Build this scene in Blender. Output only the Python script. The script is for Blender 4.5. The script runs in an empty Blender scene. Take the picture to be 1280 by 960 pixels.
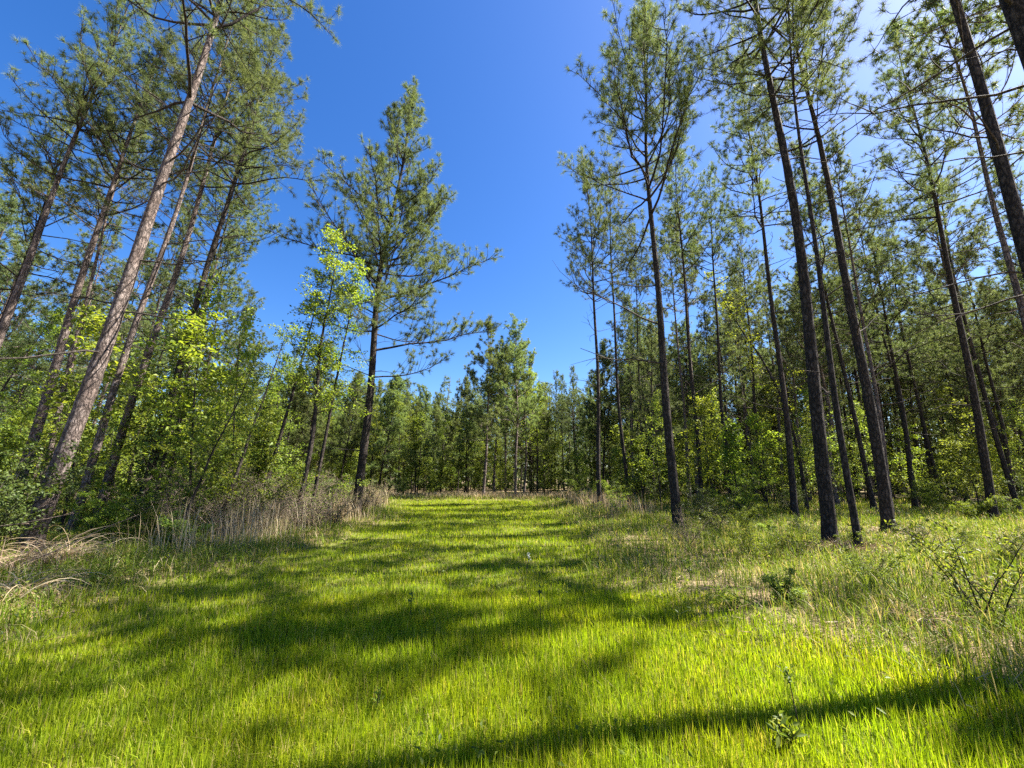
import bpy, math, random
import numpy as np
from mathutils import Vector

R = math.radians
S = bpy.context.scene
COL = S.collection

# ------------------------------------------------------------------ camera, sky, sun, exposure
EYE = 1.55
cam_d = bpy.data.cameras.new("camera"); cam = bpy.data.objects.new("camera", cam_d); COL.objects.link(cam)
cam_d.sensor_width = 36.0; cam_d.lens = 36.0 * 515 / 1280
cam_d.clip_start = 0.05; cam_d.clip_end = 3000
cam.location = (0, 0, EYE); cam.rotation_euler = (R(90 + 12.8), 0, 0)
S.camera = cam
SUN_AZ, SUN_EL = 79, 50          # degrees right of the view, degrees above the horizon
W = bpy.data.worlds.new("World"); S.world = W; W.use_nodes = True
nt = W.node_tree; bg = nt.nodes["Background"]
sky = nt.nodes.new("ShaderNodeTexSky"); sky.sky_type = 'NISHITA'; sky.sun_disc = False
sky.sun_elevation = R(SUN_EL); sky.sun_rotation = R(SUN_AZ)
sky.air_density = 1.0; sky.dust_density = 0.8; sky.ozone_density = 4.0
hsv = nt.nodes.new("ShaderNodeHueSaturation"); hsv.inputs['Saturation'].default_value = 1.3; hsv.inputs['Hue'].default_value = .51
nt.links.new(sky.outputs[0], hsv.inputs['Color']); nt.links.new(hsv.outputs[0], bg.inputs['Color'])
bg.inputs['Strength'].default_value = 0.0505
sd = bpy.data.lights.new("sun", 'SUN'); sun = bpy.data.objects.new("sun", sd); COL.objects.link(sun)
sd.energy = 5.0; sd.angle = R(0.5); sd.color = (1.0, 0.94, 0.83)
sv = Vector((math.sin(R(SUN_AZ)) * math.cos(R(SUN_EL)), math.cos(R(SUN_AZ)) * math.cos(R(SUN_EL)), math.sin(R(SUN_EL))))
sun.rotation_euler = sv.to_track_quat('Z', 'Y').to_euler(); sun.location = (20, 5, 40)
vs = S.view_settings
vs.view_transform = 'Standard'; vs.look = 'None'; vs.gamma = 1; vs.use_curve_mapping = False
vs.exposure = 2.38
cy = S.cycles
cy.max_bounces = 6; cy.diffuse_bounces = 3; cy.glossy_bounces = 2; cy.transmission_bounces = 3; cy.transparent_max_bounces = 4
cy.caustics_reflective = False; cy.caustics_refractive = False
cy.use_denoising = False
cy.sample_clamp_indirect = 6

# ------------------------------------------------------------------ helpers
def nrm(v):
    v = np.asarray(v, float)
    return v / (np.linalg.norm(v, axis=-1, keepdims=True) + 1e-9)

class Geo:
    """gathers triangles; mesh() makes ONE mesh of them"""
    def __init__(s): s.v = []; s.t = []; s.n = 0
    def add(s, v, t):
        s.v.append(np.asarray(v, np.float32).reshape(-1, 3)); s.t.append(np.asarray(t, np.int32).reshape(-1, 3) + s.n); s.n += len(s.v[-1])
    def merge(s, o):
        for v, t in zip(o.v, o.t): s.v.append(v)
        off = 0
        for v, t in zip(o.v, o.t): s.t.append(t + s.n)
        s.n += o.n
    def mesh(s, name, mat, smooth=False):
        me = bpy.data.meshes.new(name)
        if s.v:
            v = np.concatenate(s.v); t = np.concatenate(s.t)
            me.vertices.add(len(v)); me.vertices.foreach_set('co', v.ravel())
            me.loops.add(len(t) * 3); me.loops.foreach_set('vertex_index', t.ravel())
            me.polygons.add(len(t)); me.polygons.foreach_set('loop_start', np.arange(0, len(t) * 3, 3, dtype=np.int32))
            if smooth: me.polygons.foreach_set('use_smooth', np.ones(len(t), bool))
            me.update(calc_edges=True)
        me.materials.append(mat)
        return me

def tube(g, P, r, sides=6, cap=True, rough=0.0, rng=None):
    P = np.asarray(P, float); n = len(P); r = np.broadcast_to(np.asarray(r, float), (n,))
    T = nrm(np.gradient(P, axis=0))
    ref = np.array([0, 0, 1.0]) if abs(T[0][2]) < 0.8 else np.array([1.0, 0, 0])
    A = nrm(np.cross(T, ref)); B = np.cross(T, A)
    a = np.arange(sides) * 2 * math.pi / sides
    rr = r[:, None] * np.ones(sides)
    if rough and rng is not None: rr = rr * (1 + rng.uniform(-rough, rough, rr.shape))
    V = P[:, None] + rr[..., None] * (np.cos(a)[None, :, None] * A[:, None] + np.sin(a)[None, :, None] * B[:, None])
    i = np.arange(n - 1)[:, None] * sides; j = np.arange(sides)[None]; k = (j + 1) % sides
    q0 = (i + j).ravel(); q1 = (i + k).ravel(); q2 = (i + sides + k).ravel(); q3 = (i + sides + j).ravel()
    F = [np.stack([q0, q1, q2], 1), np.stack([q0, q2, q3], 1)]
    V = V.reshape(-1, 3)
    if cap:
        V = np.vstack([V, P[-1]]); e = (n - 1) * sides
        F.append(np.stack([e + np.arange(sides), e + (np.arange(sides) + 1) % sides, np.full(sides, n * sides)], 1))
    g.add(V, np.vstack(F))

def needles(g, pos, d, rng, K, L, w, spread=0.85, back=0.12):
    """tufts of K needles round each twig tip pos pointing along d"""
    N = len(pos)
    if not N: return
    pos = np.repeat(np.asarray(pos), K, 0); d = np.repeat(nrm(d), K, 0)
    off = rng.uniform(0, 1, (N * K, 1)) * back
    rd = nrm(rng.normal(size=(N * K, 3)))
    nd = nrm(d * rng.uniform(0.25, 1.0, (N * K, 1)) + rd * spread)
    ln = L * rng.uniform(0.6, 1.15, (N * K, 1))
    p0 = pos - d * off
    side = nrm(np.cross(nd, nrm(rng.normal(size=(N * K, 3))))) * (w * 0.5)
    p1 = p0 + nd * ln; p1[:, 2] -= ln[:, 0] * 0.12
    V = np.stack([p0 - side, p0 + side, p1], 1).reshape(-1, 3)
    g.add(V, np.arange(N * K * 3).reshape(-1, 3))

def leaves(g, pos, rng, L, W_=0.5, up=0.8, d=None):
    """diamond leaves, normals mostly up"""
    N = len(pos)
    if not N: return
    pos = np.asarray(pos, float)
    n = nrm(rng.normal(size=(N, 3)) * (1 - up) + np.array([0, 0, 1.0]) * up * rng.uniform(0.2, 1.2, (N, 1)))
    a = nrm(np.cross(n, nrm(rng.normal(size=(N, 3)))) if d is None else d + rng.normal(size=(N, 3)) * 0.5)
    b = nrm(np.cross(n, a))
    l = L * rng.uniform(0.55, 1.2, (N, 1)); w = l * W_ * 0.5
    fold = n * w * 0.35
    V = np.stack([pos, pos + a * l * .5 - b * w + fold, pos + a * l - n * l * .12, pos + a * l * .5 + b * w + fold], 1).reshape(-1, 3)
    i = np.arange(N) * 4
    g.add(V, np.concatenate([np.stack([i, i + 1, i + 2], 1), np.stack([i, i + 2, i + 3], 1)]))

_nr = np.random.default_rng(5); _K = [(nrm(_nr.normal(size=2)) * f, _nr.uniform(0, 6.28), 1 / f ** .7) for f in (.35, .5, .8, 1.1, 1.7, 2.3, 3.1, 4.3) for _ in range(2)]
def noise(x, y, s=1.0):
    o = 0; a = 0
    for k, ph, am in _K:
        o = o + am * np.sin((x * k[0] + y * k[1]) * s + ph + .7 * np.sin((x * k[1] - y * k[0]) * s * .6 + ph * 2)); a += am
    return o / a * 1.8

def left_edge(x, y):
    return np.interp(y, [-5, 2, 5.5, 8, 12, 16, 20, 28, 33], [-3.2, -4.8, -6.0, -5.6, -5.35, -5.4, -6.2, -8.2, -8.6]) + .45 * noise(x * 0 + 3, y, 2.2)
def field(x, y):
    """1 on the mown clearing, 0 in the rough, soft edge"""
    xl = left_edge(x, y)
    xr = np.interp(y, [-5, 2, 3.8, 4.7, 7.2, 16, 24, 33], [6.5, 5.2, 4.2, 3.1, 2.5, 3.0, 2.6, 2.5]) + .45 * noise(x * 0 - 9, y, 2.0)
    m = np.minimum(np.minimum((x - xl) / 1.1, (xr - x) / 1.3), (31.5 + .5 * noise(x, y * 0, 1.3) - y) / 1.5)
    return np.clip(m + .25 * noise(x, y, 4), 0, 1)

def zg(x, y):
    x = np.asarray(x, float); y = np.asarray(y, float)
    f = field(x, y)
    fade = np.exp(-(x * x + y * y) / 90 ** 2)
    return (.045 * noise(x, y, .9) + .03 * noise(x, y, 3.2) * (1 - f) + .10 * (1 - f)) * fade - .06

def at(px, depth):
    return (px - 640) / 515 * (depth * .975 - 1.55 * .2216)   # distance along the lens axis of a point on the ground

# ------------------------------------------------------------------ materials
def new_mat(name):
    m = bpy.data.materials.new(name); m.use_nodes = True; t = m.node_tree; t.nodes.clear()
    out = t.nodes.new("ShaderNodeOutputMaterial"); return m, t, out

def leaf_mat(name, cols, trans=0.45, tint=(1.25, 1.15, .6), rough=.5, spec=.3, objvar=.25, patch=None):
    """blades, needles and leaves: colour varies from piece to piece and a little from plant to plant"""
    m, t, out = new_mat(name); N = t.nodes; Lk = t.links
    geo = N.new("ShaderNodeNewGeometry")
    ramp = N.new("ShaderNodeValToRGB"); ramp.color_ramp.interpolation = 'LINEAR'
    el = ramp.color_ramp.elements
    while len(el) > 1: el.remove(el[-1])
    for i, (p, c) in enumerate(cols):
        e = el[0] if i == 0 else el.new(p)
        e.position = p; e.color = (*c, 1)
    Lk.new(geo.outputs['Random Per Island'], ramp.inputs[0])
    oi = N.new("ShaderNodeObjectInfo"); hs = N.new("ShaderNodeHueSaturation")
    mr = N.new("ShaderNodeMapRange"); mr.inputs[3].default_value = 1 - objvar; mr.inputs[4].default_value = 1 + objvar
    mh = N.new("ShaderNodeMapRange"); mh.inputs[3].default_value = .485; mh.inputs[4].default_value = .515
    Lk.new(oi.outputs['Random'], mr.inputs[0]); Lk.new(oi.outputs['Random'], mh.inputs[0])
    Lk.new(mr.outputs[0], hs.inputs['Value']); Lk.new(mh.outputs[0], hs.inputs['Hue']); Lk.new(ramp.outputs[0], hs.inputs['Color'])
    if patch:   # patches of another growth colour on the ground plan
        tc = N.new("ShaderNodeTexCoord"); nz = N.new("ShaderNodeTexNoise"); nz.inputs['Scale'].default_value = 1.1; nz.inputs['Detail'].default_value = 5; nz.inputs['Roughness'].default_value = .65
        Lk.new(tc.outputs['Object'], nz.inputs['Vector'])
        pr = N.new("ShaderNodeMapRange"); pr.inputs[1].default_value = .42; pr.inputs[2].default_value = .68; Lk.new(nz.outputs[0], pr.inputs[0])
        pm = N.new("ShaderNodeMix"); pm.data_type = 'RGBA'; pm.blend_type = 'MULTIPLY'; pm.inputs[7].default_value = (*patch, 1); pm.clamp_result = False
        Lk.new(pr.outputs[0], pm.inputs[0]); Lk.new(hs.outputs[0], pm.inputs[6]); hs_out = pm.outputs[2]
    else: hs_out = hs.outputs[0]
    p = N.new("ShaderNodeBsdfPrincipled"); p.inputs['Roughness'].default_value = rough; p.inputs['Specular IOR Level'].default_value = spec
    Lk.new(hs_out, p.inputs['Base Color'])
    mul = N.new("ShaderNodeMix"); mul.data_type = 'RGBA'; mul.blend_type = 'MULTIPLY'; mul.inputs[0].default_value = 1
    Lk.new(hs_out, mul.inputs[6]); mul.inputs[7].default_value = (*tint, 1)
    mul.clamp_result = False
    tr = N.new("ShaderNodeBsdfTranslucent"); Lk.new(mul.outputs[2], tr.inputs['Color'])
    mx = N.new("ShaderNodeMixShader"); mx.inputs[0].default_value = trans
    Lk.new(p.outputs[0], mx.inputs[1]); Lk.new(tr.outputs[0], mx.inputs[2]); Lk.new(mx.outputs[0], out.inputs[0])
    return m

def bark_mat(name, plate, plate2, crack, scale=(15, 15, 5.5)):
    """flaky bark: plates of two sizes broken by narrow dark fissures"""
    m, t, out = new_mat(name); N = t.nodes; Lk = t.links
    tc = N.new("ShaderNodeTexCoord"); mp = N.new("ShaderNodeMapping"); mp.inputs['Scale'].default_value = scale
    Lk.new(tc.outputs['Object'], mp.inputs[0])
    nz = N.new("ShaderNodeTexNoise"); nz.inputs['Scale'].default_value = 1.1; nz.inputs['Detail'].default_value = 6; nz.inputs['Roughness'].default_value = .7
    Lk.new(mp.outputs[0], nz.inputs['Vector'])
    ad = N.new("ShaderNodeVectorMath"); ad.operation = 'MULTIPLY_ADD'; ad.inputs[1].default_value = (1.5, 1.5, 1.5)
    Lk.new(nz.outputs['Color'], ad.inputs[0]); Lk.new(mp.outputs[0], ad.inputs[2])
    hs = []
    for sc, lo, hi in ((.9, .0, .30), (2.3, .0, .28)):
        vo = N.new("ShaderNodeTexVoronoi"); vo.feature = 'DISTANCE_TO_EDGE'; vo.inputs['Scale'].default_value = sc; Lk.new(ad.outputs[0], vo.inputs['Vector'])
        st = N.new("ShaderNodeMapRange"); st.interpolation_type = 'SMOOTHSTEP'; st.inputs[1].default_value = lo; st.inputs[2].default_value = hi; Lk.new(vo.outputs['Distance'], st.inputs[0]); hs.append(st.outputs[0])
    mu = N.new("ShaderNodeMath"); mu.operation = 'MULTIPLY_ADD'; mu.inputs[1].default_value = .45; Lk.new(hs[1], mu.inputs[0])
    m2 = N.new("ShaderNodeMath"); m2.operation = 'MULTIPLY'; m2.inputs[1].default_value = .8; Lk.new(hs[0], m2.inputs[0]); Lk.new(m2.outputs[0], mu.inputs[2])
    n2 = N.new("ShaderNodeTexNoise"); n2.inputs['Scale'].default_value = 38; n2.inputs['Detail'].default_value = 6; n2.inputs['Roughness'].default_value = .7; Lk.new(tc.outputs['Object'], n2.inputs['Vector'])
    n3 = N.new("ShaderNodeTexNoise"); n3.inputs['Scale'].default_value = 2.5; n3.inputs['Detail'].default_value = 3; Lk.new(tc.outputs['Object'], n3.inputs['Vector'])
    r1 = N.new("ShaderNodeMix"); r1.data_type = 'RGBA'; r1.inputs[6].default_value = (*plate, 1); r1.inputs[7].default_value = (*plate2, 1)
    mr = N.new("ShaderNodeMapRange"); mr.inputs[1].default_value = .35; mr.inputs[2].default_value = .65; Lk.new(n3.outputs[0], mr.inputs[0]); Lk.new(mr.outputs[0], r1.inputs[0])
    hh = N.new("ShaderNodeMath"); hh.operation = 'MULTIPLY_ADD'; hh.inputs[1].default_value = .45; Lk.new(n2.outputs[0], hh.inputs[0]); Lk.new(mu.outputs[0], hh.inputs[2])
    fc = N.new("ShaderNodeMapRange"); fc.inputs[1].default_value = .3; fc.inputs[2].default_value = 1.3; Lk.new(hh.outputs[0], fc.inputs[0])
    r2 = N.new("ShaderNodeMix"); r2.data_type = 'RGBA'; r2.inputs[6].default_value = (*crack, 1)
    Lk.new(fc.outputs[0], r2.inputs[0]); Lk.new(r1.outputs[2], r2.inputs[7])
    bp = N.new("ShaderNodeBump"); bp.inputs['Strength'].default_value = 1; bp.inputs['Distance'].default_value = .035; Lk.new(hh.outputs[0], bp.inputs['Height'])
    p = N.new("ShaderNodeBsdfPrincipled"); p.inputs['Roughness'].default_value = .85; p.inputs['Specular IOR Level'].default_value = .15
    Lk.new(r2.outputs[2], p.inputs['Base Color']); Lk.new(bp.outputs[0], p.inputs['Normal']); Lk.new(p.outputs[0], out.inputs[0])
    return m

M = {}
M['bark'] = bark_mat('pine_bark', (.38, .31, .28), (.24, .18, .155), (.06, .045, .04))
M['bark_dark'] = bark_mat('dark_and_backlit_bark', (.125, .10, .085), (.075, .06, .05), (.02, .016, .014))  # dark bark; on the right-hand pines the backlit shade is put into this colour
M['twig'] = bark_mat('dead_limb_bark', (.15, .13, .11), (.10, .085, .07), (.05, .04, .035), (14, 14, 6))
M['dry_twig'] = bark_mat('dry_twig_bark', (.40, .31, .25), (.30, .22, .17), (.16, .12, .09), (14, 14, 6))
M['needle'] = leaf_mat('pine_needles', [(0, (.055, .085, .030)), (.55, (.115, .155, .060)), (1, (.22, .25, .115))], trans=.42, tint=(1.3, 1.25, .75), rough=.6, spec=.18, objvar=.18)
M['needle_far'] = leaf_mat('light_pine_needles', [(0, (.085, .125, .040)), (.5, (.14, .185, .065)), (1, (.21, .25, .10))], trans=.5, tint=(1.3, 1.25, .75), rough=.6, spec=.2, objvar=.25)
M['leaf'] = leaf_mat('spring_leaves', [(0, (.075, .125, .016)), (.5, (.13, .19, .025)), (1, (.21, .26, .04))], trans=.58, objvar=.2)
M['leaf_pale'] = leaf_mat('pale_spring_leaves', [(0, (.13, .20, .03)), (1, (.26, .33, .07))], trans=.58, objvar=.15)
M['leaf_yellow'] = leaf_mat('young_yellow_leaves', [(0, (.14, .21, .02)), (1, (.26, .32, .045))], trans=.58, objvar=.15)
M['leaf_dark'] = leaf_mat('dark_leaves', [(0, (.045, .075, .016)), (1, (.10, .14, .03))], trans=.4, spec=.35, objvar=.2)
M['grass'] = leaf_mat('meadow_grass', [(0, (.11, .165, .008)), (.5, (.215, .28, .014)), (.87, (.30, .36, .020)), (.93, (.34, .30, .10)), (1, (.36, .31, .13))], trans=.58, tint=(1.2, 1.25, .4), spec=.12, objvar=0, patch=(1.18, 1.0, .9))
M['weed'] = leaf_mat('rough_grass', [(0, (.07, .12, .012)), (.5, (.14, .21, .022)), (.78, (.22, .26, .04)), (.88, (.30, .26, .12)), (1, (.42, .35, .21))], trans=.45, spec=.1, objvar=0)
M['sedge'] = leaf_mat('dry_sedge', [(0, (.24, .17, .10)), (.5, (.36, .27, .17)), (1, (.46, .37, .26))], trans=.35, tint=(1.1, 1, .85), objvar=.1)
M['straw'] = leaf_mat('pine_straw', [(0, (.13, .07, .04)), (.5, (.26, .16, .09)), (1, (.40, .28, .17))], trans=.15, tint=(1, 1, 1), objvar=.1)
M['white'] = leaf_mat('pale_petals', [(0, (.6, .6, .55)), (1, (.75, .75, .7))], trans=.3, tint=(1, 1, 1), objvar=0)

def ground_mat():
    m, t, out = new_mat('ground_soil'); N = t.nodes; Lk = t.links
    at_ = N.new("ShaderNodeAttribute"); at_.attribute_name = 'meadow'
    tc = N.new("ShaderNodeTexCoord")
    def nz(s, d=6):
        n = N.new("ShaderNodeTexNoise"); n.inputs['Scale'].default_value = s; n.inputs['Detail'].default_value = d; Lk.new(tc.outputs['Object'], n.inputs['Vector']); return n
    def mix(fac, a, b):
        x = N.new("ShaderNodeMix"); x.data_type = 'RGBA'
        Lk.new(fac, x.inputs[0])
        for s, i in ((a, 6), (b, 7)):
            if isinstance(s, tuple): x.inputs[i].default_value = (*s, 1)
            else: Lk.new(s, x.inputs[i])
        return x.outputs[2]
    def ct(n, a, b):
        r = N.new("ShaderNodeMapRange"); r.inputs[1].default_value = a; r.inputs[2].default_value = b; Lk.new(n.outputs[0], r.inputs[0]); return r.outputs[0]
    mead = mix(ct(nz(2.5), .35, .65), (.07, .10, .012), (.095, .085, .030))
    wood = mix(ct(nz(.9), .40, .6), (.17, .11, .065), (.075, .085, .025))
    wood = mix(ct(nz(14), .3, .7), wood, (.25, .185, .115))
    c = mix(at_.outputs['Fac'], wood, mead)
    bp = N.new("ShaderNodeBump"); bp.inputs['Strength'].default_value = .6; bp.inputs['Distance'].default_value = .03; Lk.new(nz(25).outputs[0], bp.inputs['Height'])
    p = N.new("ShaderNodeBsdfPrincipled"); p.inputs['Roughness'].default_value = .95; p.inputs['Specular IOR Level'].default_value = .1
    Lk.new(c, p.inputs['Base Color']); Lk.new(bp.outputs[0], p.inputs['Normal']); Lk.new(p.outputs[0], out.inputs[0])
    return m
M['ground'] = ground_mat()

# ------------------------------------------------------------------ object helpers
def tag(o, label=None, cat=None, group=None, kind=None):
    if label: o['label'] = label
    if cat: o['category'] = cat
    if group: o['group'] = group
    if kind: o['kind'] = kind
    return o
def link(name, me, parent=None):
    o = bpy.data.objects.new(name, me); COL.objects.link(o)
    if parent is not None: o.parent = parent
    return o
def empty(name, x, y, rz=0, lean=(0, 0), sc=1.0, sink=0.05):
    e = bpy.data.objects.new(name, None); COL.objects.link(e); e.empty_display_size = .3
    place(e, x, y, rz, lean, sc, sink); return e
def place(e, x, y, rz=0, lean=(0, 0), sc=1.0, sink=0.05):
    e.location = (x, y, float(zg(x, y)) - sink)
    up = Vector((lean[0], lean[1], 1)).normalized()
    q = Vector((0, 0, 1)).rotation_difference(up) @ __import__('mathutils').Euler((0, 0, rz)).to_quaternion()
    e.rotation_euler = q.to_euler(); e.scale = (sc, sc, sc)
def copy_tree(o):
    c = o.copy(); COL.objects.link(c)
    for k in list(o.children):
        d = k.copy(); COL.objects.link(d); d.parent = c
        for s in list(k.children):
            f = s.copy(); COL.objects.link(f); f.parent = d
    return c

# ------------------------------------------------------------------ growing plants
def limb_path(c, a, e0, L, rng, n=7, curl=.35, wob=.12):
    P = [np.array(c, float)]; e = e0; az = a
    for i in range(n):
        e += curl / n + rng.normal() * wob; az += rng.normal() * wob
        P.append(P[-1] + L / n * np.array([math.cos(e) * math.cos(az), math.cos(e) * math.sin(az), math.sin(e)]))
    return np.array(P)

def grow_pine(seed, H, r0, cb=.48, dead=.2, Lmax=3.6, K=42, nL=.23, nw=.011, dens=.92, wander=.12, sides=10, extra=(), gap=.55, sag=0., pw=.8, tip=.10):
    """returns trunk Geo, list of limb Geos, needle Geo.  cb: where the live crown starts, dead: where bare limbs start"""
    rng = np.random.default_rng(seed)
    ph = rng.uniform(0, 6.28, 4); n = 110 if sides >= 12 else 34
    def cen(z):
        q = z / H
        return np.array([wander * (math.sin(q * 5 + ph[0]) - math.sin(ph[0])) + wander * .4 * (math.sin(q * 13 + ph[1]) - math.sin(ph[1])),
                         wander * (math.sin(q * 4.5 + ph[2]) - math.sin(ph[2])), z])
    def rad(z): return r0 * (max(1 - z / H, 0) ** .85 * .93 + .03) + r0 * .5 * math.exp(-z / .24)
    zs = np.concatenate([[0, .08, .2, .4, .7], np.linspace(1.2, H, n)])
    T = Geo(); tube(T, [cen(z) for z in zs], [rad(z) for z in zs], sides, rough=.06 if sides >= 12 else .04, rng=rng)
    limbs = []; pos = []; dr = []
    zc = cb * H; z = dead * H; a = rng.uniform(0, 6.28)
    jobs = []
    while z < H - .25:
        live = z > zc * rng.uniform(.9, 1.1); t = np.clip((z - zc) / (H - zc), 0, 1)
        for _ in range(rng.integers(2, 5) if live else rng.integers(1, 4)):
            a += 2.4 + rng.normal() * .5
            if live:
                L = Lmax * (max(1 - t, 0) ** pw + tip) * rng.uniform(.5, 1.15) * (1 if t > .12 else .85)
                e0 = R(5 + 55 * t - sag * (1 - t)) + rng.normal() * .2
                jobs.append((z + rng.uniform(-.15, .15), a, e0, L, True))
            else:
                L = rng.choice([.15, .3, .9, 1.6, 2.4]) * rng.uniform(.6, 1.3) * Lmax / 3.6
                jobs.append((z + rng.uniform(-.3, .3), a, R(rng.uniform(-5, 35)), L, False))
        z += (gap if live else gap * 1.15) * rng.uniform(.7, 1.3) * (1 - .35 * t)
    for e in extra: jobs.append(e)
    for (z, a, e0, L, live) in jobs:
        z = min(max(z, .5), H - .1); c = cen(z)
        g = Geo(); r = min(.009 + .0085 * L if live else .008 + .006 * L, rad(z) * .6)
        if not live:
            P = limb_path(c, a, e0, L, rng, 6, -.1, .16 if L > .5 else .05)
            tube(g, P, np.linspace(r, max(r * .25, .005), len(P)), 4)
            for s in range(int(L * 1.6)):
                i = rng.integers(1, len(P) - 1); q = limb_path(P[i], a + rng.choice([-1, 1]) * rng.uniform(.5, 1.1), e0 + rng.normal() * .4, L * .3 * rng.uniform(.5, 1.3), rng, 3, -.1, .2)
                tube(g, q, np.linspace(r * .45, .004, len(q)), 3)
        else:
            P = limb_path(c, a, e0, L, rng, 7, .5 if L > 1 else .2, .13)
            tube(g, P, np.linspace(r, .007, len(P)), 5)
            pos.append(P[-1]); dr.append(P[-1] - P[-2])
            m = max(int(L * 5.2 * dens), 2)
            for s in np.linspace(.25, .97, m):
                i = s * (len(P) - 1); k = int(i); b = P[k] + (P[min(k + 1, len(P) - 1)] - P[k]) * (i - k)
                d = P[min(k + 1, len(P) - 1)] - P[k]; az = math.atan2(d[1], d[0]); el = math.asin(np.clip(d[2] / (np.linalg.norm(d) + 1e-9), -1, 1))
                l2 = (.25 + L * .32 * (1.15 - s)) * rng.uniform(.5, 1.3)
                q = limb_path(b, az + rng.choice([-1, 1]) * rng.uniform(.4, 1.15), el * .7 + rng.normal() * .35 + .15, l2, rng, 3, .55, .18)
                tube(g, q, np.linspace(max(r * .3, .006), .004, len(q)), 3, cap=False)
                pos.append(q[-1]); dr.append(q[-1] - q[-2])
                if l2 > .45:
                    for u in range(int(l2 / .42)):
                        f = rng.uniform(.35, .9); kk = min(int(f * 3), 2); bb = q[kk] + (q[kk + 1] - q[kk]) * (f * 3 - kk)
                        dd = nrm(nrm(q[kk + 1] - q[kk]) + rng.normal(size=3) * .7 + [0, 0, .35]); e2 = bb + dd * rng.uniform(.1, .3)
                        tube(g, [bb, e2], [.005, .003], 3, cap=False)
                        pos.append(e2); dr.append(dd)
        if L < .45 and not live: T.merge(g)
        else: limbs.append((g, live))
    pos.append(cen(H)); dr.append(np.array([0, 0, 1.0]))
    Nd = Geo(); needles(Nd, np.array(pos), np.array(dr), rng, K, nL, nw)
    return T, limbs, Nd

def build_pine(seed, x, y, label, group=None, lean=(0, 0), split=True, bark='bark', mat='needle', **kw):
    T, limbs, Nd = grow_pine(seed, **kw)
    e = empty('pine_tree', x, y, 0, lean)
    tag(e, label, 'pine tree', group)
    if split:
        link('trunk', T.mesh('trunk', M[bark], True), e)
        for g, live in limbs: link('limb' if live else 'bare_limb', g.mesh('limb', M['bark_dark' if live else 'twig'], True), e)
    else:
        for g, live in limbs: T.merge(g)
        link('trunk', T.mesh('trunk', M[bark], True), e)
    link('crown', Nd.mesh('crown', M[mat]), e)
    return e

def grow_broadleaf(seed, H, r0, first=.25, spread=.28, leafL=.07, per=16, stems=1, nb=26, up=.65, lean0=.0, sub=6, arch=.25):
    """slender broadleaf tree or shrub: wood Geo, leaf Geo"""
    rng = np.random.default_rng(seed); g = Geo(); pos = []
    for s in range(stems):
        a0 = rng.uniform(0, 6.28); tilt = lean0 * rng.uniform(.4, 1.2) if stems > 1 else lean0
        h = H * (rng.uniform(.65, 1.05) if stems > 1 else 1)
        P = limb_path([rng.normal() * .08 * (stems > 1), rng.normal() * .08 * (stems > 1), 0], a0, R(90) - tilt, h, rng, 12, -tilt * 1.2, .05)
        tube(g, P, np.linspace(r0, r0 * .12, len(P)) * (1 if stems == 1 else .8), 7 if stems == 1 else 5)
        for b in range(nb):
            f = first + (1 - first) * (b + rng.uniform(0, 1)) / nb; i = min(f, .995) * (len(P) - 1); k = int(i); c = P[k] + (P[k + 1] - P[k]) * (i - k)
            L = H * spread * (1.15 - f) ** .6 * rng.uniform(.45, 1.1)
            q = limb_path(c, rng.uniform(0, 6.28), R(rng.uniform(10, 55)), L, rng, 5, -arch, .2)
            rb = max(r0 * .3 * (1.1 - f), .004)
            tube(g, q, np.linspace(rb, .003, len(q)), 4)
            for u in range(sub):
                ff = rng.uniform(.2, 1); i2 = ff * (len(q) - 1.001); k2 = int(i2); c2 = q[k2] + (q[k2 + 1] - q[k2]) * (i2 - k2)
                q2 = limb_path(c2, rng.uniform(0, 6.28), rng.normal() * .35 + .1, L * .35 * rng.uniform(.4, 1.2), rng, 2, -.2, .2)
                tube(g, q2, np.linspace(max(rb * .4, .0025), .002, len(q2)), 3, cap=False)
                pp = q2[0] + (q2[-1] - q2[0]) * rng.uniform(.1, 1.1, (per, 1)) + rng.normal(size=(per, 3)) * [leafL * .8, leafL * .8, leafL * .45]
                pos.append(pp)
    Lf = Geo()
    if pos and per: leaves(Lf, np.concatenate(pos), rng, leafL, .55, up)
    return g, Lf

def build_broadleaf(name, seed, x, y, label, cat, group=None, mat='leaf', bark='bark_dark', lean=(0, 0), parts=('trunk', 'crown'), **kw):
    g, Lf = grow_broadleaf(seed, **kw)
    e = empty(name, x, y, 0, lean); tag(e, label, cat, group)
    link(parts[0], g.mesh(parts[0], M[bark], True), e)
    if Lf.n: link(parts[1], Lf.mesh(parts[1], M[mat]), e)
    return e

# ------------------------------------------------------------------ the ground
u = np.linspace(-1, 1, 260); ax = np.sinh(u * 6.2) / math.sinh(6.2) * 700
gx, gy = np.meshgrid(ax, ax + 4, indexing='xy'); n_ = len(ax)
gv = np.stack([gx.ravel(), gy.ravel(), zg(gx.ravel(), gy.ravel())], 1)
i = (np.arange(n_ - 1)[:, None] * n_ + np.arange(n_ - 1)[None]).ravel()
G = Geo(); G.add(gv, np.concatenate([np.stack([i, i + 1, i + n_ + 1], 1), np.stack([i, i + n_ + 1, i + n_], 1)]))
gm = G.mesh('ground', M['ground'], True)
att = gm.attributes.new('meadow', 'FLOAT', 'POINT'); att.data.foreach_set('value', field(gv[:, 0], gv[:, 1]).astype(np.float32))
ground = link('ground', gm); tag(ground, 'grassy clearing floor running into brown pine straw under the trees', 'ground', kind='structure')

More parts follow.
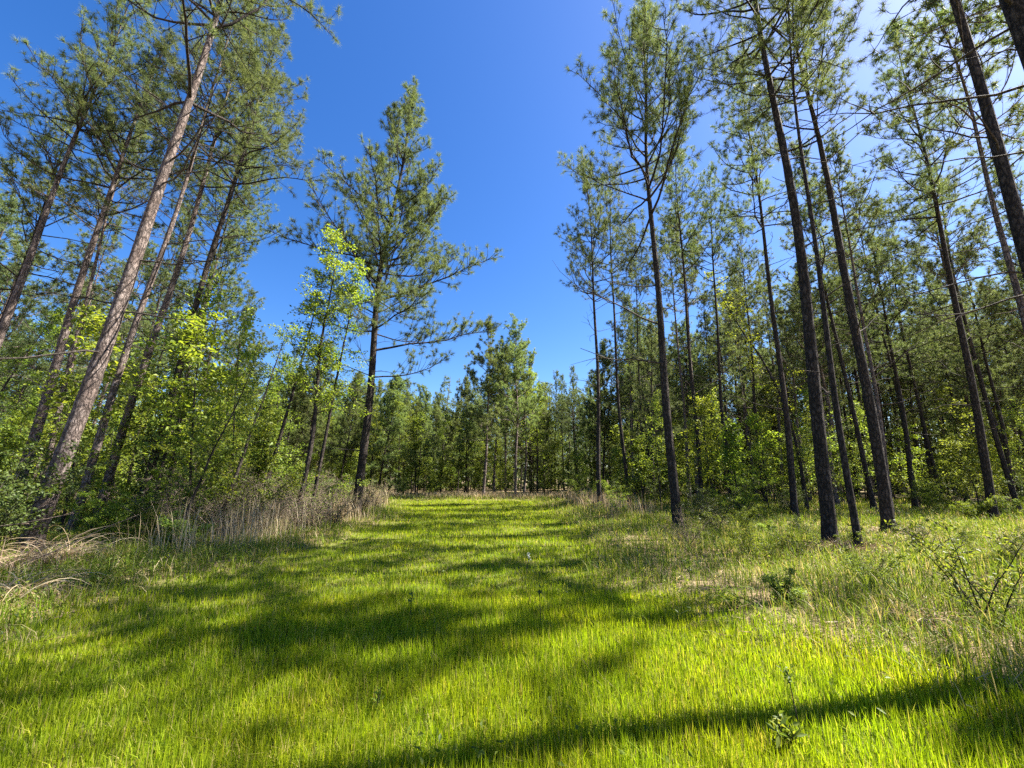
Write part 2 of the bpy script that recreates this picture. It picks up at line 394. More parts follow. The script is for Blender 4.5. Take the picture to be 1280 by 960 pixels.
# ------------------------------------------------------------------ the pines one can tell apart
def P_(seed, px, depth, label, H, r0, lean, **kw):
    return build_pine(seed, at(px, depth), depth, label, lean=lean, H=H, r0=r0, **kw)
LG, RG = 'leaning pines on the left of the clearing', 'tall pines along the right edge of the clearing'
P_(11, -90, 13.7, 'leaning pine whose grey trunk slants up from the left edge of the photo', 22.6, 0.148, (.085, 0), cb=.62, group=LG)
P_(12, 3, 14.8, 'leaning pine between the left edge and the thick rough barked pine', 20.905, 0.175, (.10, 0), cb=.55, group=LG)
P_(13, 32, 8.9, 'thickest pine with rough pale bark plates leaning right out of dry fronds', 21.47, .178, (.066, .02), cb=.6, dead=.14, extra=[(3.4, 2.6, .1, 1.6, False), (4.6, .2, .3, 1.2, False), (5.6, 3.3, .2, 2.2, False), (6.8, .3, .1, 2.6, False), (7.9, 2.8, .3, 2.0, False), (9.0, -.4, .2, 2.8, False)], wander=.10, sides=16, Lmax=4.2, K=44, group=LG, nw=.0095)
P_(17, 88, 12.6, 'slim grey pine leaning close behind the thickest rough barked pine', 20.5, 0.12, (.09, 0), cb=.62, group=LG)
P_(14, 120, 14.8, 'slim smooth pale pine just right of the thickest rough barked pine', 23.73, 0.15, (.08, 0), cb=.58, group=LG)
P_(15, 168, 14.4, 'dark pine with its lower trunk wrapped in climbing leaves, left thicket', 20.905, 0.148, (.095, 0), cb=.62, group=LG, bark='bark_dark')
P_(16, 190, 20.5, 'thin pine standing behind the leaf wrapped pine in the left thicket', 22.6, 0.117, (.08, 0), cb=.6, group=LG)
P_(18, 445, 17.6, 'lone broad crowned pine on the left border rising against the open sky', 21.2, 0.195, (.06, 0), cb=.34, dead=.12, Lmax=4.8, K=44, wander=.2, sides=12, nw=.012, dens=1.35, group=LG, bark='bark_dark',
   extra=[(7.0, .25, .1, 5.6, True), (9.3, -.1, .2, 6.0, True), (11.2, .3, .35, 5.2, True), (5.8, .1, .1, 3.5, True)])
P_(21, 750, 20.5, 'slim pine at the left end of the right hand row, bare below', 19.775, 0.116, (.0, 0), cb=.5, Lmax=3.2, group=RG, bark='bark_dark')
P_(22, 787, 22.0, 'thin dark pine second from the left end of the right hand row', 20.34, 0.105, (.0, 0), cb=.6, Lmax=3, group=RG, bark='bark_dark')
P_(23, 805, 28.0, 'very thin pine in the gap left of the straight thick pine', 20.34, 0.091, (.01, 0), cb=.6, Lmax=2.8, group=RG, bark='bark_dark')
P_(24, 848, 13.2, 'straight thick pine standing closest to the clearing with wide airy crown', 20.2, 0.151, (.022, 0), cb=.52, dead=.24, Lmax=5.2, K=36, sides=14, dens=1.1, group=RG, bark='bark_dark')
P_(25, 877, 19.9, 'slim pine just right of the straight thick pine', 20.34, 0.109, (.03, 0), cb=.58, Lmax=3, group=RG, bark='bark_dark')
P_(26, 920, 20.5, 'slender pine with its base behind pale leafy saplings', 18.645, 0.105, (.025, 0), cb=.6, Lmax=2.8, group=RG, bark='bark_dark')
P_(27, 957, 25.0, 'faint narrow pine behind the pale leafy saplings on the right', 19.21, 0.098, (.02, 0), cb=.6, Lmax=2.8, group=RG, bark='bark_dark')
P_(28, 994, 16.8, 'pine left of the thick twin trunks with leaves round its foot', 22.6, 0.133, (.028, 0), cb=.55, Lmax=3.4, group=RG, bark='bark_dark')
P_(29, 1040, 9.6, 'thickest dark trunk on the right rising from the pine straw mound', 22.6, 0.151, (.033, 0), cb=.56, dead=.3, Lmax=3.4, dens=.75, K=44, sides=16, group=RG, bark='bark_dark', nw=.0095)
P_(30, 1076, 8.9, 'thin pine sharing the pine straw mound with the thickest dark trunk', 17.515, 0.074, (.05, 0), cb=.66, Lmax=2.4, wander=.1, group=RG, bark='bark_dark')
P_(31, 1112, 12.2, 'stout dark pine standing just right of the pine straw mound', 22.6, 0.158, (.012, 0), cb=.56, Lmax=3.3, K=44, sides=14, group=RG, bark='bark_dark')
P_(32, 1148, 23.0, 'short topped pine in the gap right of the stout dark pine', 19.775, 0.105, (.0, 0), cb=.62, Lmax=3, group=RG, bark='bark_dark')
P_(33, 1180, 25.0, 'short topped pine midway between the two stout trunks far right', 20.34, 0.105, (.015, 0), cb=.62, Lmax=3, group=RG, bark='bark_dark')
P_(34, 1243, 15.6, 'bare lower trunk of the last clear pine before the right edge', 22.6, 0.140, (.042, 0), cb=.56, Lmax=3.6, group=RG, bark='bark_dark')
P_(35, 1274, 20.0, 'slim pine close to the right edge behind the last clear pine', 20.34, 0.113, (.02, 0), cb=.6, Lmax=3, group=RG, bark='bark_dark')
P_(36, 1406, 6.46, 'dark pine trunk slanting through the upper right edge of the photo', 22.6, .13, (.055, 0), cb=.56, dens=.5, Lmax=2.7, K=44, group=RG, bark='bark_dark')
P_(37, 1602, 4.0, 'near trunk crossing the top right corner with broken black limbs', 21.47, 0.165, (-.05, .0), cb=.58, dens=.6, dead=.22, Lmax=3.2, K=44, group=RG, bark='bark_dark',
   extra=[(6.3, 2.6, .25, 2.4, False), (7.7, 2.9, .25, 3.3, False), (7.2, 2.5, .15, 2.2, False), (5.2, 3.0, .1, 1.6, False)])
CG = 'pines at the far end of the clearing'
for k, (px, dp, H, lb) in enumerate([(604, 33.5, 14.5, 'small pine standing alone in front of the far woods'), (644, 34.5, 15, 'slim bright pine right of the small lone pine at the far end'),
        (618, 38, 13, 'thin pine between the two front pines of the far end'), (655, 38.5, 14, 'thin pale trunk right behind the slim bright pine'), (632, 41, 14.5, 'narrow pine behind the two front pines at the far end')]):
    P_(50 + k, px, dp, lb, H, .12, (.008, 0), cb=.3 if k < 2 else .4, dead=.15, Lmax=2.9, K=40, nL=.28, nw=.022, split=False, group=CG, mat='needle_far', pw=.6, tip=.2, sides=7, gap=.6)

# prototypes for the stands behind: copied with their parts
rng = np.random.default_rng(77)
protos = []
for k in range(7):
    H = (18.5, 17, 16, 19.5, 17.5, 15, 13)[k]
    protos.append(build_pine(100 + k, 0, -60 - 4 * k, None, H=H, r0=.11 + .016 * (k % 3), cb=(.5, .56, .48, .6, .52, .45, .35)[k], dead=.25, Lmax=3.3, K=30, nL=.24, nw=.021, split=False, sides=7, gap=.62, dens=.9, bark='bark' if k % 2 else 'bark_dark'))
fprotos = [build_pine(120 + k, 0, -90 - 4 * k, None, H=(14.5, 13, 16, 12)[k], r0=.12, cb=(.22, .3, .26, .18)[k], dead=.1, Lmax=(2.7, 2.4, 3, 2.6)[k], K=26, nL=.3, nw=.032, split=False, sides=6, gap=.6, dens=1.0, bark='bark_dark', pw=.5, tip=.28, mat='needle_far') for k in range(4)]
protos += fprotos
taken = [(o.location.x, o.location.y) for o in S.objects if o.name.startswith('pine_tree') and o.location.y > 0]
used = [False] * len(protos)
def stand(n, xr, yr, ok, label, group, mind=2.6, ks=range(7), scale=lambda x, y: 1.0):
    got = tries = 0
    while got < n and tries < 6000:
        tries += 1
        x = rng.uniform(*xr); y = rng.uniform(*yr)
        if not ok(x, y) or any((x - a) ** 2 + (y - b) ** 2 < mind ** 2 for a, b in taken): continue
        taken.append((x, y)); got += 1
        k = int(rng.choice(list(ks)))
        o = copy_tree(protos[k]) if used[k] else protos[k]
        used[k] = True
        left = .05 if x < -5 else .02
        place(o, x, y, rng.uniform(0, 6.28), (left + rng.normal() * .02, rng.normal() * .02), rng.uniform(.85, 1.12) * scale(x, y))
        tag(o, label, 'pine tree', group)
inview = lambda x, y: abs(x) < 1.34 * y + 2
stand(104, (6, 50), (18, 46), lambda x, y: inview(x, y) and (x > 15.5 or y > 24) and x > .27 * y and x > 6, 'pine trunk in the crowded woods behind the front row on the right', 'pines in the right hand woods', 2.2)
stand(38, (-48, -13), (15, 44), lambda x, y: inview(x, y) and x < -.60 * y - 3, 'leaning pine deep in the left hand woods behind the thicket', 'pines in the left hand woods', 2.9)
stand(60, (-28, 34), (36, 56), lambda x, y: (y > 40 or abs(x) > 6), 'pine in the far wall of woods beyond the end of the clearing', 'pines in the far woods', 2.3, ks=(2, 5, 7, 7, 8, 8, 9, 9, 10, 10), scale=lambda x, y: float(np.interp(x, [-14, -7, -2, 2, 8, 16], [.9, .66, .7, .86, .86, 1.0])))
for (x, y) in ((15.2, 8.6), (14.2, 11.2), (16.8, 5.7)):
    stand(1, (x, x + .1), (y, y + .1), lambda x, y: True, 'pine beyond the right edge of the view shading the near grass', 'pines shading the near grass', .5, ks=(0, 1, 3))

# ------------------------------------------------------------------ broadleaf trees and saplings
build_broadleaf('hardwood_tree', 201, at(368, 13.6), 13.6, 'yellow green hardwood with twin slim trunks left of the lone pine', 'hardwood tree', mat='leaf_yellow', H=10, r0=.09, first=.35, spread=.24, leafL=.10, per=17, nb=50, sub=7, lean=(.07, 0))
build_broadleaf('hardwood_tree', 202, at(386, 14.6), 14.6, 'slim hardwood standing right behind the yellow green one', 'hardwood tree', mat='leaf', H=9.4, r0=.075, first=.4, spread=.2, leafL=.10, per=12, nb=34, sub=6, lean=(.08, 0))
build_broadleaf('sapling_tree', 203, at(268, 11.8), 11.8, 'dark slender sapling leaning right out of the left thicket', 'sapling', mat='leaf', H=6.4, r0=.06, first=.3, spread=.3, leafL=.075, per=12, nb=26, sub=7, lean=(.14, 0))
build_broadleaf('sapling_tree', 204, at(215, 10.5), 10.5, 'thin sapling with drooping leaves beside the dark leaning sapling', 'sapling', mat='leaf', H=5.0, r0=.04, first=.25, spread=.34, leafL=.075, per=12, nb=24, sub=6, lean=(.25, 0))
build_broadleaf('hardwood_tree', 205, at(1010, 19.5), 19.5, 'tall thin hardwood with sparse yellow leaves between dark pines', 'hardwood tree', mat='leaf_yellow', H=13.5, r0=.09, first=.3, spread=.15, leafL=.12, per=8, nb=40, sub=5, lean=(.03, 0))
build_broadleaf('hardwood_tree', 206, at(320, 16), 16, 'leaning hardwood with a dark bent top left of the yellow one', 'hardwood tree', mat='leaf_dark', H=10.2, r0=.09, first=.45, spread=.22, leafL=.11, per=9, nb=30, sub=6, lean=(.16, 0))

bl = [build_broadleaf('hardwood_tree', 220 + k, 0, -100 - 5 * k, None, 'hardwood tree', mat=('leaf_yellow', 'leaf', 'leaf')[k % 3], H=(9, 11, 7.5, 12)[k], r0=.09, first=.22, spread=.3, leafL=.135, per=14, nb=42, sub=7) for k in range(4)]
sp = [build_broadleaf('sapling_tree', 240 + k, 0, -130 - 5 * k, None, 'sapling', mat=('leaf_pale', 'leaf_yellow', 'leaf')[k % 3], H=(3.6, 4.6, 2.8, 5.5)[k], r0=.03, first=.15, spread=.36, leafL=.11, per=10, nb=30, sub=6) for k in range(4)]
bs = [build_broadleaf('shrub', 260 + k, 0, -160 - 5 * k, None, 'shrub', mat=('leaf', 'leaf_dark', 'leaf', 'leaf', 'leaf_pale')[k], parts=('stem', 'foliage'), H=(1.8, 2.4, 1.3, 3.0, 1.0)[k], r0=.016, first=.12, spread=.32, leafL=(.06, .065, .05, .07, .06)[k], per=11, stems=7, nb=9, sub=5, lean0=.45) for k in range(5)]
tw = [build_broadleaf('twiggy_bush', 280 + k, 0, -190 - 5 * k, None, 'bush', mat='leaf', bark='dry_twig', parts=('stem', 'foliage'), H=(1.6, 2.1, 1.3)[k], r0=.014, first=.1, spread=.3, leafL=.03, per=1, stems=18, nb=9, sub=7, lean0=.5) for k in range(3)]
usedb = set()
spots = []
def scatter(ps, n, xr, yr, ok, label, cat, group, mind=1.6, s=(.8, 1.2), store=spots):
    got = tries = 0
    while got < n and tries < 4000:
        tries += 1
        x = rng.uniform(*xr); y = rng.uniform(*yr)
        if not ok(x, y) or any((x - a) ** 2 + (y - b) ** 2 < mind ** 2 for a, b in store): continue
        store.append((x, y)); got += 1
        p = ps[int(rng.integers(len(ps)))]
        o = copy_tree(p) if p.name in usedb else p
        usedb.add(p.name)
        place(o, x, y, rng.uniform(0, 6.28), (rng.normal() * .05, rng.normal() * .05), rng.uniform(*s))
        tag(o, label, cat, group)
notf = lambda x, y: field(np.array(x), np.array(y)) < .05
# right hand understorey
scatter(sp, 60, (6, 40), (15, 36), lambda x, y: inview(x, y) and x > .25 * y and notf(x, y) and (y > 19 or x < 14), 'pale green leafy sapling between the pine trunks on the right', 'sapling', 'saplings in the right hand woods', 1.35, (.8, 1.35))
scatter(bl, 22, (9, 52), (24, 48), lambda x, y: inview(x, y) and x > .26 * y, 'yellow green hardwood behind the pines on the right', 'hardwood tree', 'hardwoods in the right hand woods', 2.4)
scatter(bs, 26, (3.6, 26), (12, 32), lambda x, y: inview(x, y) and notf(x, y) and (y > 17 or x > 5), 'low leafy shrub among the pine feet on the right', 'shrub', 'shrubs under the right hand pines', 1.3, (.6, .95))
scatter(bs, 16, (3.2, 12), (5.2, 12.5), lambda x, y: inview(x, y) and notf(x, y), 'knee high leafy weed bush in the rough grass on the right', 'bush', 'weed bushes in the right hand rough', 1.1, (.28, .5))
# far end
scatter(bl, 50, (-28, 32), (37, 56), lambda x, y: True, 'hardwood in the far wall of woods beyond the clearing', 'hardwood tree', 'hardwoods in the far woods', 1.9, (.6, .95))
scatter(sp + bs[1:4:2], 96, (-22, 24), (34.5, 46), lambda x, y: abs(x) > 3 or y > 36.5, 'leafy undergrowth sapling at the foot of the far woods', 'sapling', 'saplings at the foot of the far woods', 1.0, (.7, 1.1))
# left thicket
scatter(bl, 7, (-19, -10), (17.5, 26), lambda x, y: x < -.5 * y - 1.5, 'bright leafy hardwood rising between the leaning trunks of the left thicket', 'hardwood tree', 'hardwoods of the left thicket', 2.2, (.55, .8))
scatter(sp, 9, (-15, -8), (12.5, 19), lambda x, y: x < -.5 * y - 1.2, 'tall twiggy sapling with thin spring leaves in the left thicket', 'sapling', 'tall saplings of the left thicket', 1.8, (1.15, 1.6))
scatter(bs, 44, (-17, -5.6), (7.8, 24), lambda x, y: inview(x, y) and notf(x, y) and x < -6.6 - .035 * y, 'tangled green shrub of the thicket along the left edge', 'shrub', 'shrubs of the left thicket', 1.0, (.8, 1.3))
scatter(sp, 24, (-24, -8), (10, 26), lambda x, y: inview(x, y) and x < -.55 * y - 2, 'slender leafy sapling in the thicket on the left', 'sapling', 'saplings of the left thicket', 1.5)
scatter(bl, 18, (-46, -14), (20, 44), lambda x, y: inview(x, y) and x < -.6 * y - 2, 'hardwood deep in the left hand woods', 'hardwood tree', 'hardwoods in the left hand woods', 2.6)
scatter(tw, 24, (-9.5, -5.6), (10.5, 22), lambda x, y: notf(x, y), 'brown twiggy bush bordering the left side of the grass', 'bush', 'twiggy bushes along the left border', .8, (.8, 1.25), [])
scatter(tw, 9, (2.8, 15), (6, 20), lambda x, y: notf(x, y) and inview(x, y), 'thin twiggy bush among the weeds on the right', 'bush', 'twiggy bushes among the right hand weeds', 1.6, (.4, .7), [])

# a climbing vine round the dark left pine
vr = np.random.default_rng(8); vg = Geo(); nv = 2600
zz = vr.uniform(.2, 8.5, nv) * vr.uniform(.4, 1, nv); aa = vr.uniform(0, 6.28, nv); rr = .2 + np.abs(vr.normal(size=nv)) * .16
leaves(vg, np.stack([rr * np.cos(aa), rr * np.sin(aa), zz], 1), vr, .10, .7, .2)
ve = empty('climbing_vine', at(168, 14.4), 14.4, 0, (.095, 0)); tag(ve, 'dark leafy vine climbing the slanting pine in the left thicket', 'vine')
link('foliage', vg.mesh('foliage', M['leaf_dark']), ve)

# ------------------------------------------------------------------ far woods behind, one mass
fw = Geo(); fl = Geo(); wr = np.random.default_rng(3)
for k in range(420):
    az = wr.uniform(-1.05, 1.05); d = wr.uniform(57, 95); x, y = d * math.sin(az) * 1.1, d * math.cos(az)
    if abs(x) > 1.3 * y + 6: continue
    H = wr.uniform(10, 16); z0 = float(zg(x, y))
    tube(fw, [(x, y, z0 - .1), (x + wr.normal() * .3, y, z0 + H * .5), (x + wr.normal() * .5, y, z0 + H)], [.15, .11, .02], 5)
    n = 260; q = wr.uniform(.12, 1, n); rr = 2.2 * (1.05 - q) ** .6 * np.sqrt(wr.uniform(.05, 1, n)); aa = wr.uniform(0, 6.28, n)
    pts = np.stack([x + rr * np.cos(aa), y + rr * np.sin(aa), z0 + q * H], 1)
    needles(fl, pts, wr.normal(size=(n, 3)) + [0, 0, .6], wr, 9, .5, .09, 1.0, .2)
n = 9000; az = wr.uniform(-1.05, 1.05, n); d = wr.uniform(50, 96, n); x = d * np.sin(az) * 1.1; y = d * np.cos(az); hh = 1.2 + 4.2 * (.5 + .5 * noise(x, y, .8))
pts = np.stack([x, y, zg(x, y) + hh * wr.uniform(0, 1, n)], 1)
needles(fl, pts, wr.normal(size=(n, 3)) + [0, 0, .5], wr, 7, .6, .22, 1.0, .3)
fo = link('far_woods', fl.mesh('far_woods', M['needle'])); tag(fo, 'dense far off wood closing the view behind the nearer trees', 'woods', kind='stuff')
ft = link('trunk', fw.mesh('trunk', M['bark_dark']), fo); ft['kind'] = 'stuff'

# ------------------------------------------------------------------ grass, weeds, dry sedge, pine straw
def blades(g, x, y, h, w, rng, bend=.45, seg=2, z0=-.01):
    n = len(x); a = rng.uniform(0, 6.28, n); b = a + rng.normal(size=n) * .6
    t = np.stack([np.cos(a), np.sin(a), 0 * a], 1); s = np.stack([-np.sin(b), np.cos(b), 0 * a], 1) * (w * .5)[:, None]
    base = np.stack([x, y, zg(x, y) + z0], 1); bd = (bend * np.abs(rng.normal(size=n)) * h)[:, None]
    rows = []
    for k in range(seg):
        f = k / seg
        c = base + t * bd * f ** 2 + np.array([0, 0, 1.0]) * (h * f)[:, None] * (1 - .25 * (bd / h[:, None]) * f)
        rows += [c - s * (1 - .35 * f), c + s * (1 - .35 * f)]
    rows.append(base + t * bd + np.array([0, 0, 1.0]) * h[:, None] * (1 - .35 * np.minimum(bd / h[:, None], 1.8)))
    V = np.stack(rows, 1); m = 2 * seg + 1; i = (np.arange(n) * m)[:, None]
    F = []
    for k in range(seg - 1): F += [i + [2 * k, 2 * k + 1, 2 * k + 3], i + [2 * k, 2 * k + 3, 2 * k + 2]]
    F.append(i + [2 * seg - 2, 2 * seg - 1, 2 * seg])
    g.add(V.reshape(-1, 3), np.concatenate(F))

def spread(n, rng, rmin, rmax, pw=.5, half=1.13):
    """points about the viewer, thinner with distance (density ~ r^(pw-2+...))"""
    q = rng.uniform(0, 1, n); r = (rmin ** pw + q * (rmax ** pw - rmin ** pw)) ** (1 / pw); a = rng.uniform(-half, half, n)
    return r * np.sin(a), r * np.cos(a), r

gr = np.random.default_rng(1)
x, y, r = spread(430000, gr, 1.0, 36, .5)
xn, yn, rn = spread(150000, gr, 1.0, 6.5, .8); x = np.concatenate([x, xn]); y = np.concatenate([y, yn]); r = np.concatenate([r, rn])
f = field(x, y); keep = gr.uniform(0, 1, len(x)) < np.clip(f * 1.15, .0, 1); x, y, r, f = x[keep], y[keep], r[keep], f[keep]
cl = noise(x, y, 2.6); h = (.10 + .045 * cl + .035 * np.clip(1.6 - r / 4, 0, 1)) * gr.uniform(.4, 1.5, len(x)) * (1 + .25 * (1 - f)); h = np.clip(h, .04, .4)
wd = .0052 * np.maximum(r / 3, .7) ** .75
g1 = Geo(); b_ = gr.uniform(0, 1, len(x)) < .42
blades(g1, x[~b_], y[~b_], h[~b_], wd[~b_], gr, .22); blades(g1, x[b_], y[b_], h[b_] * .9, wd[b_], gr, .9)
tag(link('grass', g1.mesh('grass', M['grass'])), 'bright yellow green grass filling the clearing', 'grass', kind='stuff')

feet = np.array([(o.location.x, o.location.y) for o in S.objects if o.name.startswith('pine_tree') and 0 < o.location.y < 26])
def near_foot(x, y, R0=.55):
    o = np.zeros(len(x))
    for a_, b_ in feet: o = np.maximum(o, np.clip(1.6 - np.hypot(x - a_, y - b_) / R0, 0, 1))
    return o
x, y, r = spread(390000, gr, 1.2, 40, .6)
f = field(x, y); keep = (gr.uniform(0, 1, len(x)) > .85 * near_foot(x, y)) & (gr.uniform(0, 1, len(x)) < (1 - f) * np.clip(.75 + .5 * noise(x, y, 1.7), .15, 1)); x, y, r, f = x[keep], y[keep], r[keep], f[keep]
h = np.clip((.22 + .09 * noise(x, y, 1.9)) * gr.uniform(.4, 1.6, len(x)), .05, .75); wd = .005 * np.maximum(r / 3, .7) ** .7
g2 = Geo(); blades(g2, x, y, h, wd, gr, .75, 3)
n = 240000; x, y, r = spread(n, gr, 1.5, 34, .6); f = field(x, y); keep = gr.uniform(0, 1, n) < (1 - f) * np.clip(.5 + .9 * noise(x + 30, y, 1.3), 0, 1); x, y, r = x[keep], y[keep], r[keep]
tag(link('rough_grass', g2.mesh('rough_grass', M['weed'])), 'uneven rough grass mixing green and straw blades beside the clearing', 'rough grass', kind='stuff')
hw = gr.uniform(0, .34, len(x)) * gr.uniform(.2, 1, len(x))
n = 60000; x2, y2, r2 = spread(n, gr, 1.2, 26, .6); keep = gr.uniform(0, 1, n) < .55 * field(x2, y2) * np.clip(noise(x2 - 12, y2 + 5, 2.1) * 1.3, 0, 1); x2, y2 = x2[keep], y2[keep]
x = np.concatenate([x, x2]); y = np.concatenate([y, y2]); hw = np.concatenate([hw, gr.uniform(.02, .12, len(x2))])
g3 = Geo(); leaves(g3, np.stack([x, y, zg(x, y) + hw], 1), gr, .048, .5, .6)
tag(link('leafy_weeds', g3.mesh('leafy_weeds', M['leaf'])), 'low leafy weeds covering the floor beside the clearing', 'weeds', kind='stuff')

n = 100000; x = gr.uniform(-15, 14, n); y = gr.uniform(6, 37, n)
band = np.clip(1.2 - np.abs(y - 33) / 2.2, 0, 1) * (np.abs(x + 2) < 8) + np.clip(1 - np.abs(x - 4.5) / 1.6, 0, 1) * np.clip((y - 15) / 5, 0, 1) + 1.5 * np.clip(1.2 - np.abs(x - left_edge(x, y) + 1.1) / 1.2, 0, 1) * np.clip((y - 7.5) / 2.5, 0, 1) * (y < 26)
keep = (gr.uniform(0, 1, n) < band * np.clip(.5 + .8 * noise(x, y, 1.6), 0, 1)) & (field(x, y) < .3); x, y = x[keep], y[keep]
g4 = Geo(); blades(g4, x, y, gr.uniform(.35, 1.05, len(x)) * np.where(y > 28, .55, np.where(x < -5.5, 1.25, 1)), np.full(len(x), .011) * np.maximum(y / 14, .8), gr, .3, 3)
tag(link('dry_sedge', g4.mesh('dry_sedge', M['sedge'])), 'dry tan broom sedge standing along the borders of the clearing', 'dry sedge', kind='stuff')

n = 26000; x, y, r = spread(n, gr, 2, 32, .8); f = field(x, y); keep = gr.uniform(0, 1, n) < (1 - f); x, y, r = x[keep], y[keep], r[keep]
k_ = np.arange(len(feet) * 160) % len(feet); fx = feet[k_, 0] + gr.normal(size=len(k_)) * .34; fy = feet[k_, 1] + gr.normal(size=len(k_)) * .34
x = np.concatenate([x, fx]); y = np.concatenate([y, fy])
g5 = Geo(); needles(g5, np.stack([x, y, zg(x, y) + gr.uniform(.01, .07, len(x))], 1), gr.normal(size=(len(x), 3)) * [1, 1, .15], gr, 2, .24, .008, .25, .05)
tag(link('pine_straw', g5.mesh('pine_straw', M['straw'])), 'fallen brown pine needles strewn under the trees', 'pine straw', kind='stuff')

# ------------------------------------------------------------------ single small things
def mound():
    g = Geo(); r_ = np.random.default_rng(4); n = 1500
    a = r_.uniform(0, 6.28, n); rr = np.abs(r_.normal(size=n)) * .55
    px, py = rr * np.cos(a) * 1.5, rr * np.sin(a) * .8
    needles(g, np.stack([px, py, .16 * np.exp(-rr * rr * 1.5) * r_.uniform(.3, 1.2, n)], 1), r_.normal(size=(n, 3)) * [1, 1, .3], r_, 2, .3, .01, .3, .1)
    e = empty('pine_straw_mound', 7.0, 9.0, sink=0); tag(e, 'brown mound of pine straw and twigs round two trunks on the right', 'straw mound')
    link('needle_layer', g.mesh('needle_layer', M['straw']), e)
    for k in range(16):
        t = Geo(); p = limb_path([r_.normal() * .7, r_.normal() * .4, .1], r_.uniform(0, 6.28), r_.normal() * .15, r_.uniform(.3, 1), r_, 4, 0, .2); tube(t, p, np.linspace(.012, .004, len(p)), 4); link('twig', t.mesh('twig', M['twig']), e)
mound()
def stick(x, y, az, L, r, label, z=.12, el=.0):
    g = Geo(); r_ = np.random.default_rng(int(abs(x * 100 + L * 10))); p = limb_path([0, 0, z], az, el, L, r_, 8, 0, .05)
    tube(g, p, np.linspace(r, r * .35, len(p)), 6)
    for k in range(3):
        q = limb_path(p[2 + 2 * k], az + r_.choice([-1, 1]) * .8, .2, L * .15, r_, 3, 0, .1); tube(g, q, np.linspace(r * .4, .004, len(q)), 4)
    o = link('fallen_branch', g.mesh('fallen_branch', M['dry_twig'], True)); o.location = (x, y, float(zg(x, y))); tag(o, label, 'branch')
stick(6.2, 9.2, -.55, 2.6, .022, 'long thin fallen branch lying right of the pine straw mound')
stick(at(-40, 8.2), 8.2, -.12, 2.3, .017, 'pale fallen branch slanting across the foot of the thickest left pine', .55, .06)
stick(at(20, 7.0), 7.0, .5, 1.5, .014, 'pale broken stick propped among dry fronds at the far left', .2, .45)

def fronds(x, y, n, L, label, seed, mat='sedge'):
    g = Geo(); r_ = np.random.default_rng(seed); bx = r_.normal(size=n) * .14; by = r_.normal(size=n) * .14
    for k in range(n):
        p = limb_path([bx[k], by[k], 0], r_.uniform(0, 6.28), R(r_.uniform(50, 85)), L * r_.uniform(.5, 1.15), r_, 7, -1.9, .05)
        w = np.linspace(.007, .001, len(p)); s = nrm(np.cross(np.gradient(p, axis=0), r_.normal(size=3))) * w[:, None]
        V = np.stack([p - s, p + s], 1).reshape(-1, 3); i = np.arange(len(p) - 1) * 2
        g.add(V, np.concatenate([np.stack([i, i + 1, i + 3], 1), np.stack([i, i + 3, i + 2], 1)]))
    o = link('grass_clump', g.mesh('grass_clump', M[mat])); o.location = (x, y, float(zg(x, y))); tag(o, label, 'grass clump')
fronds(at(70, 7.7), 7.7, 160, 1.3, 'dry clump of arching straw fronds at the foot of the thickest left pine', 1)
fronds(at(8, 7.2), 7.2, 140, 1.2, 'dry arching frond clump at the left edge of the photo', 2)
fronds(at(25, 5.8), 5.8, 90, .8, 'low grass clump bleached pale near the lower left edge', 3)
fronds(at(245, 9.6), 9.6, 60, .8, 'small whitish clump of dry blades under the left thicket', 4)
fronds(at(130, 6.8), 6.8, 110, .55, 'dark green grass tuft at the left border of the bright grass', 5, 'weed')
fronds(4.35, 4.75, 120, .5, 'rounded tan grass clump near the twiggy bush at lower right', 6)
fronds(2.7, 5.6, 110, .4, 'dark green grass tuft on the right border of the bright grass', 7, 'weed')

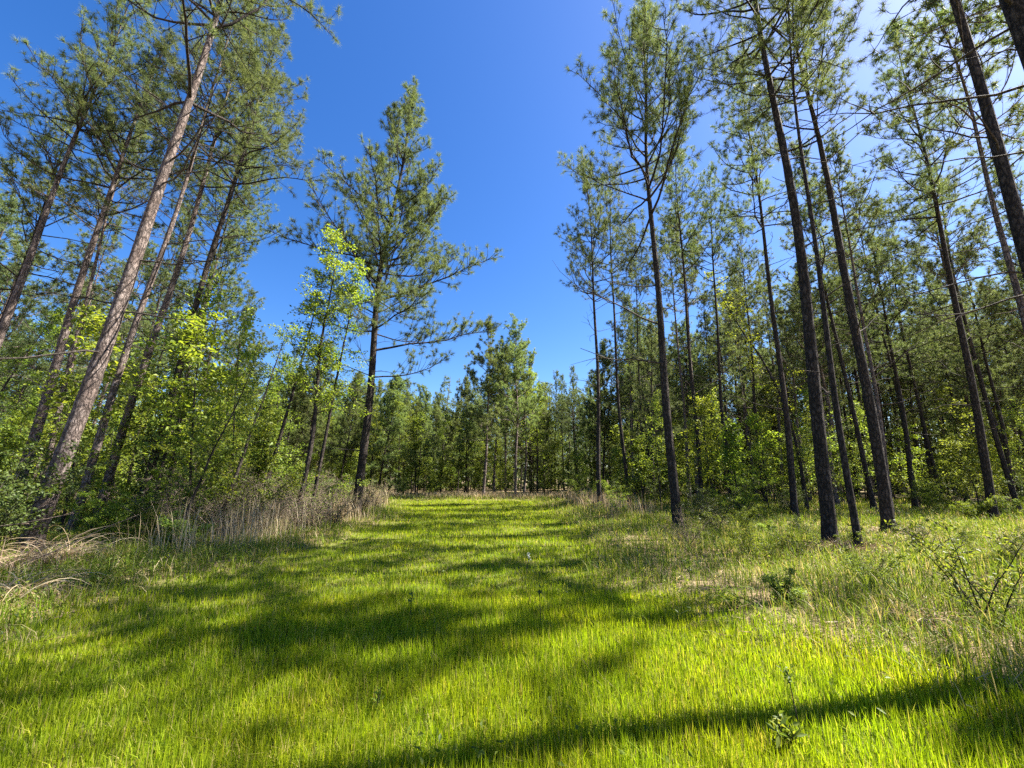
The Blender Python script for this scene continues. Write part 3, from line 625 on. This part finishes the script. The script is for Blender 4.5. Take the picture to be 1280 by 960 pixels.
def seedling(x, y, label, H, L, n, seed, mat='leaf', wid=.32):
    g = Geo(); lf = Geo(); r_ = np.random.default_rng(seed)
    for s in range(n):
        p = limb_path([r_.normal() * .02, r_.normal() * .02, 0], r_.uniform(0, 6.28), R(r_.uniform(62, 88)), H * r_.uniform(.6, 1), r_, 6, -.25, .06)
        tube(g, p, np.linspace(.006, .0025, len(p)), 5)
        for k in range(13):
            f_ = r_.uniform(.25, 1) * (len(p) - 1.01); i = int(f_); c = p[i] + (p[i + 1] - p[i]) * (f_ - i); a = r_.uniform(0, 6.28)
            leaves(lf, [c], r_, L, wid, .7, np.array([[math.cos(a), math.sin(a), .75]]))
    e = empty('broadleaf_seedling', x, y, sink=0); tag(e, label, 'plant')
    link('stem', g.mesh('stem', M['bark_dark']), e); link('foliage', lf.mesh('foliage', M[mat]), e)
seedling(1.62, 2.85, 'leafy seedling with pointed pale leaves in the near grass', .22, .065, 7, 1)
seedling(-.95, 3.3, 'tiny pale leafed weed in the near grass left of centre', .2, .05, 3, 2)
seedling(2.75, 6.8, 'low broad leafed weed at the right border of the bright grass', .45, .1, 4, 3, 'leaf_dark')
build_broadleaf('twiggy_bush', 290, 5.0, 4.75, 'tall thin bare twigged sapling bush at the right of the lower meadow', 'bush', bark='bark_dark', parts=('stem', 'foliage'), H=1.35, r0=.012, first=.2, spread=.3, leafL=.05, per=4, stems=6, nb=8, sub=4, lean0=.4)
def stalk(x, y, H, label, seed, head='leaf_dark'):
    g = Geo(); r_ = np.random.default_rng(seed); p = limb_path([0, 0, 0], r_.uniform(0, 6.28), R(86), H, r_, 6, 0, .04); tube(g, p, np.linspace(.0045, .0025, len(p)), 5)
    e = empty('weed_stalk', x, y, sink=0); tag(e, label, 'weed stalk'); link('stem', g.mesh('stem', M['bark_dark']), e)
    h_ = Geo(); leaves(h_, p[-1] + r_.normal(size=(26, 3)) * [.012, .012, .03], r_, .035, .5, .3); link('seed_head', h_.mesh('seed_head', M[head]), e)
stalk(.32, 4.95, .38, 'dark seed headed stalk standing in mid clearing grass', 1)
stalk(1.78, 2.95, .36, 'thin dark stalk right of the pale leafy seedling', 2)
stalk(.25, 7.6, .3, 'pale flower stalk standing out in the middle of the clearing', 3, 'white')
stalk(-1.15, 5.1, .28, 'short dark stalk in the grass left of the middle', 4)
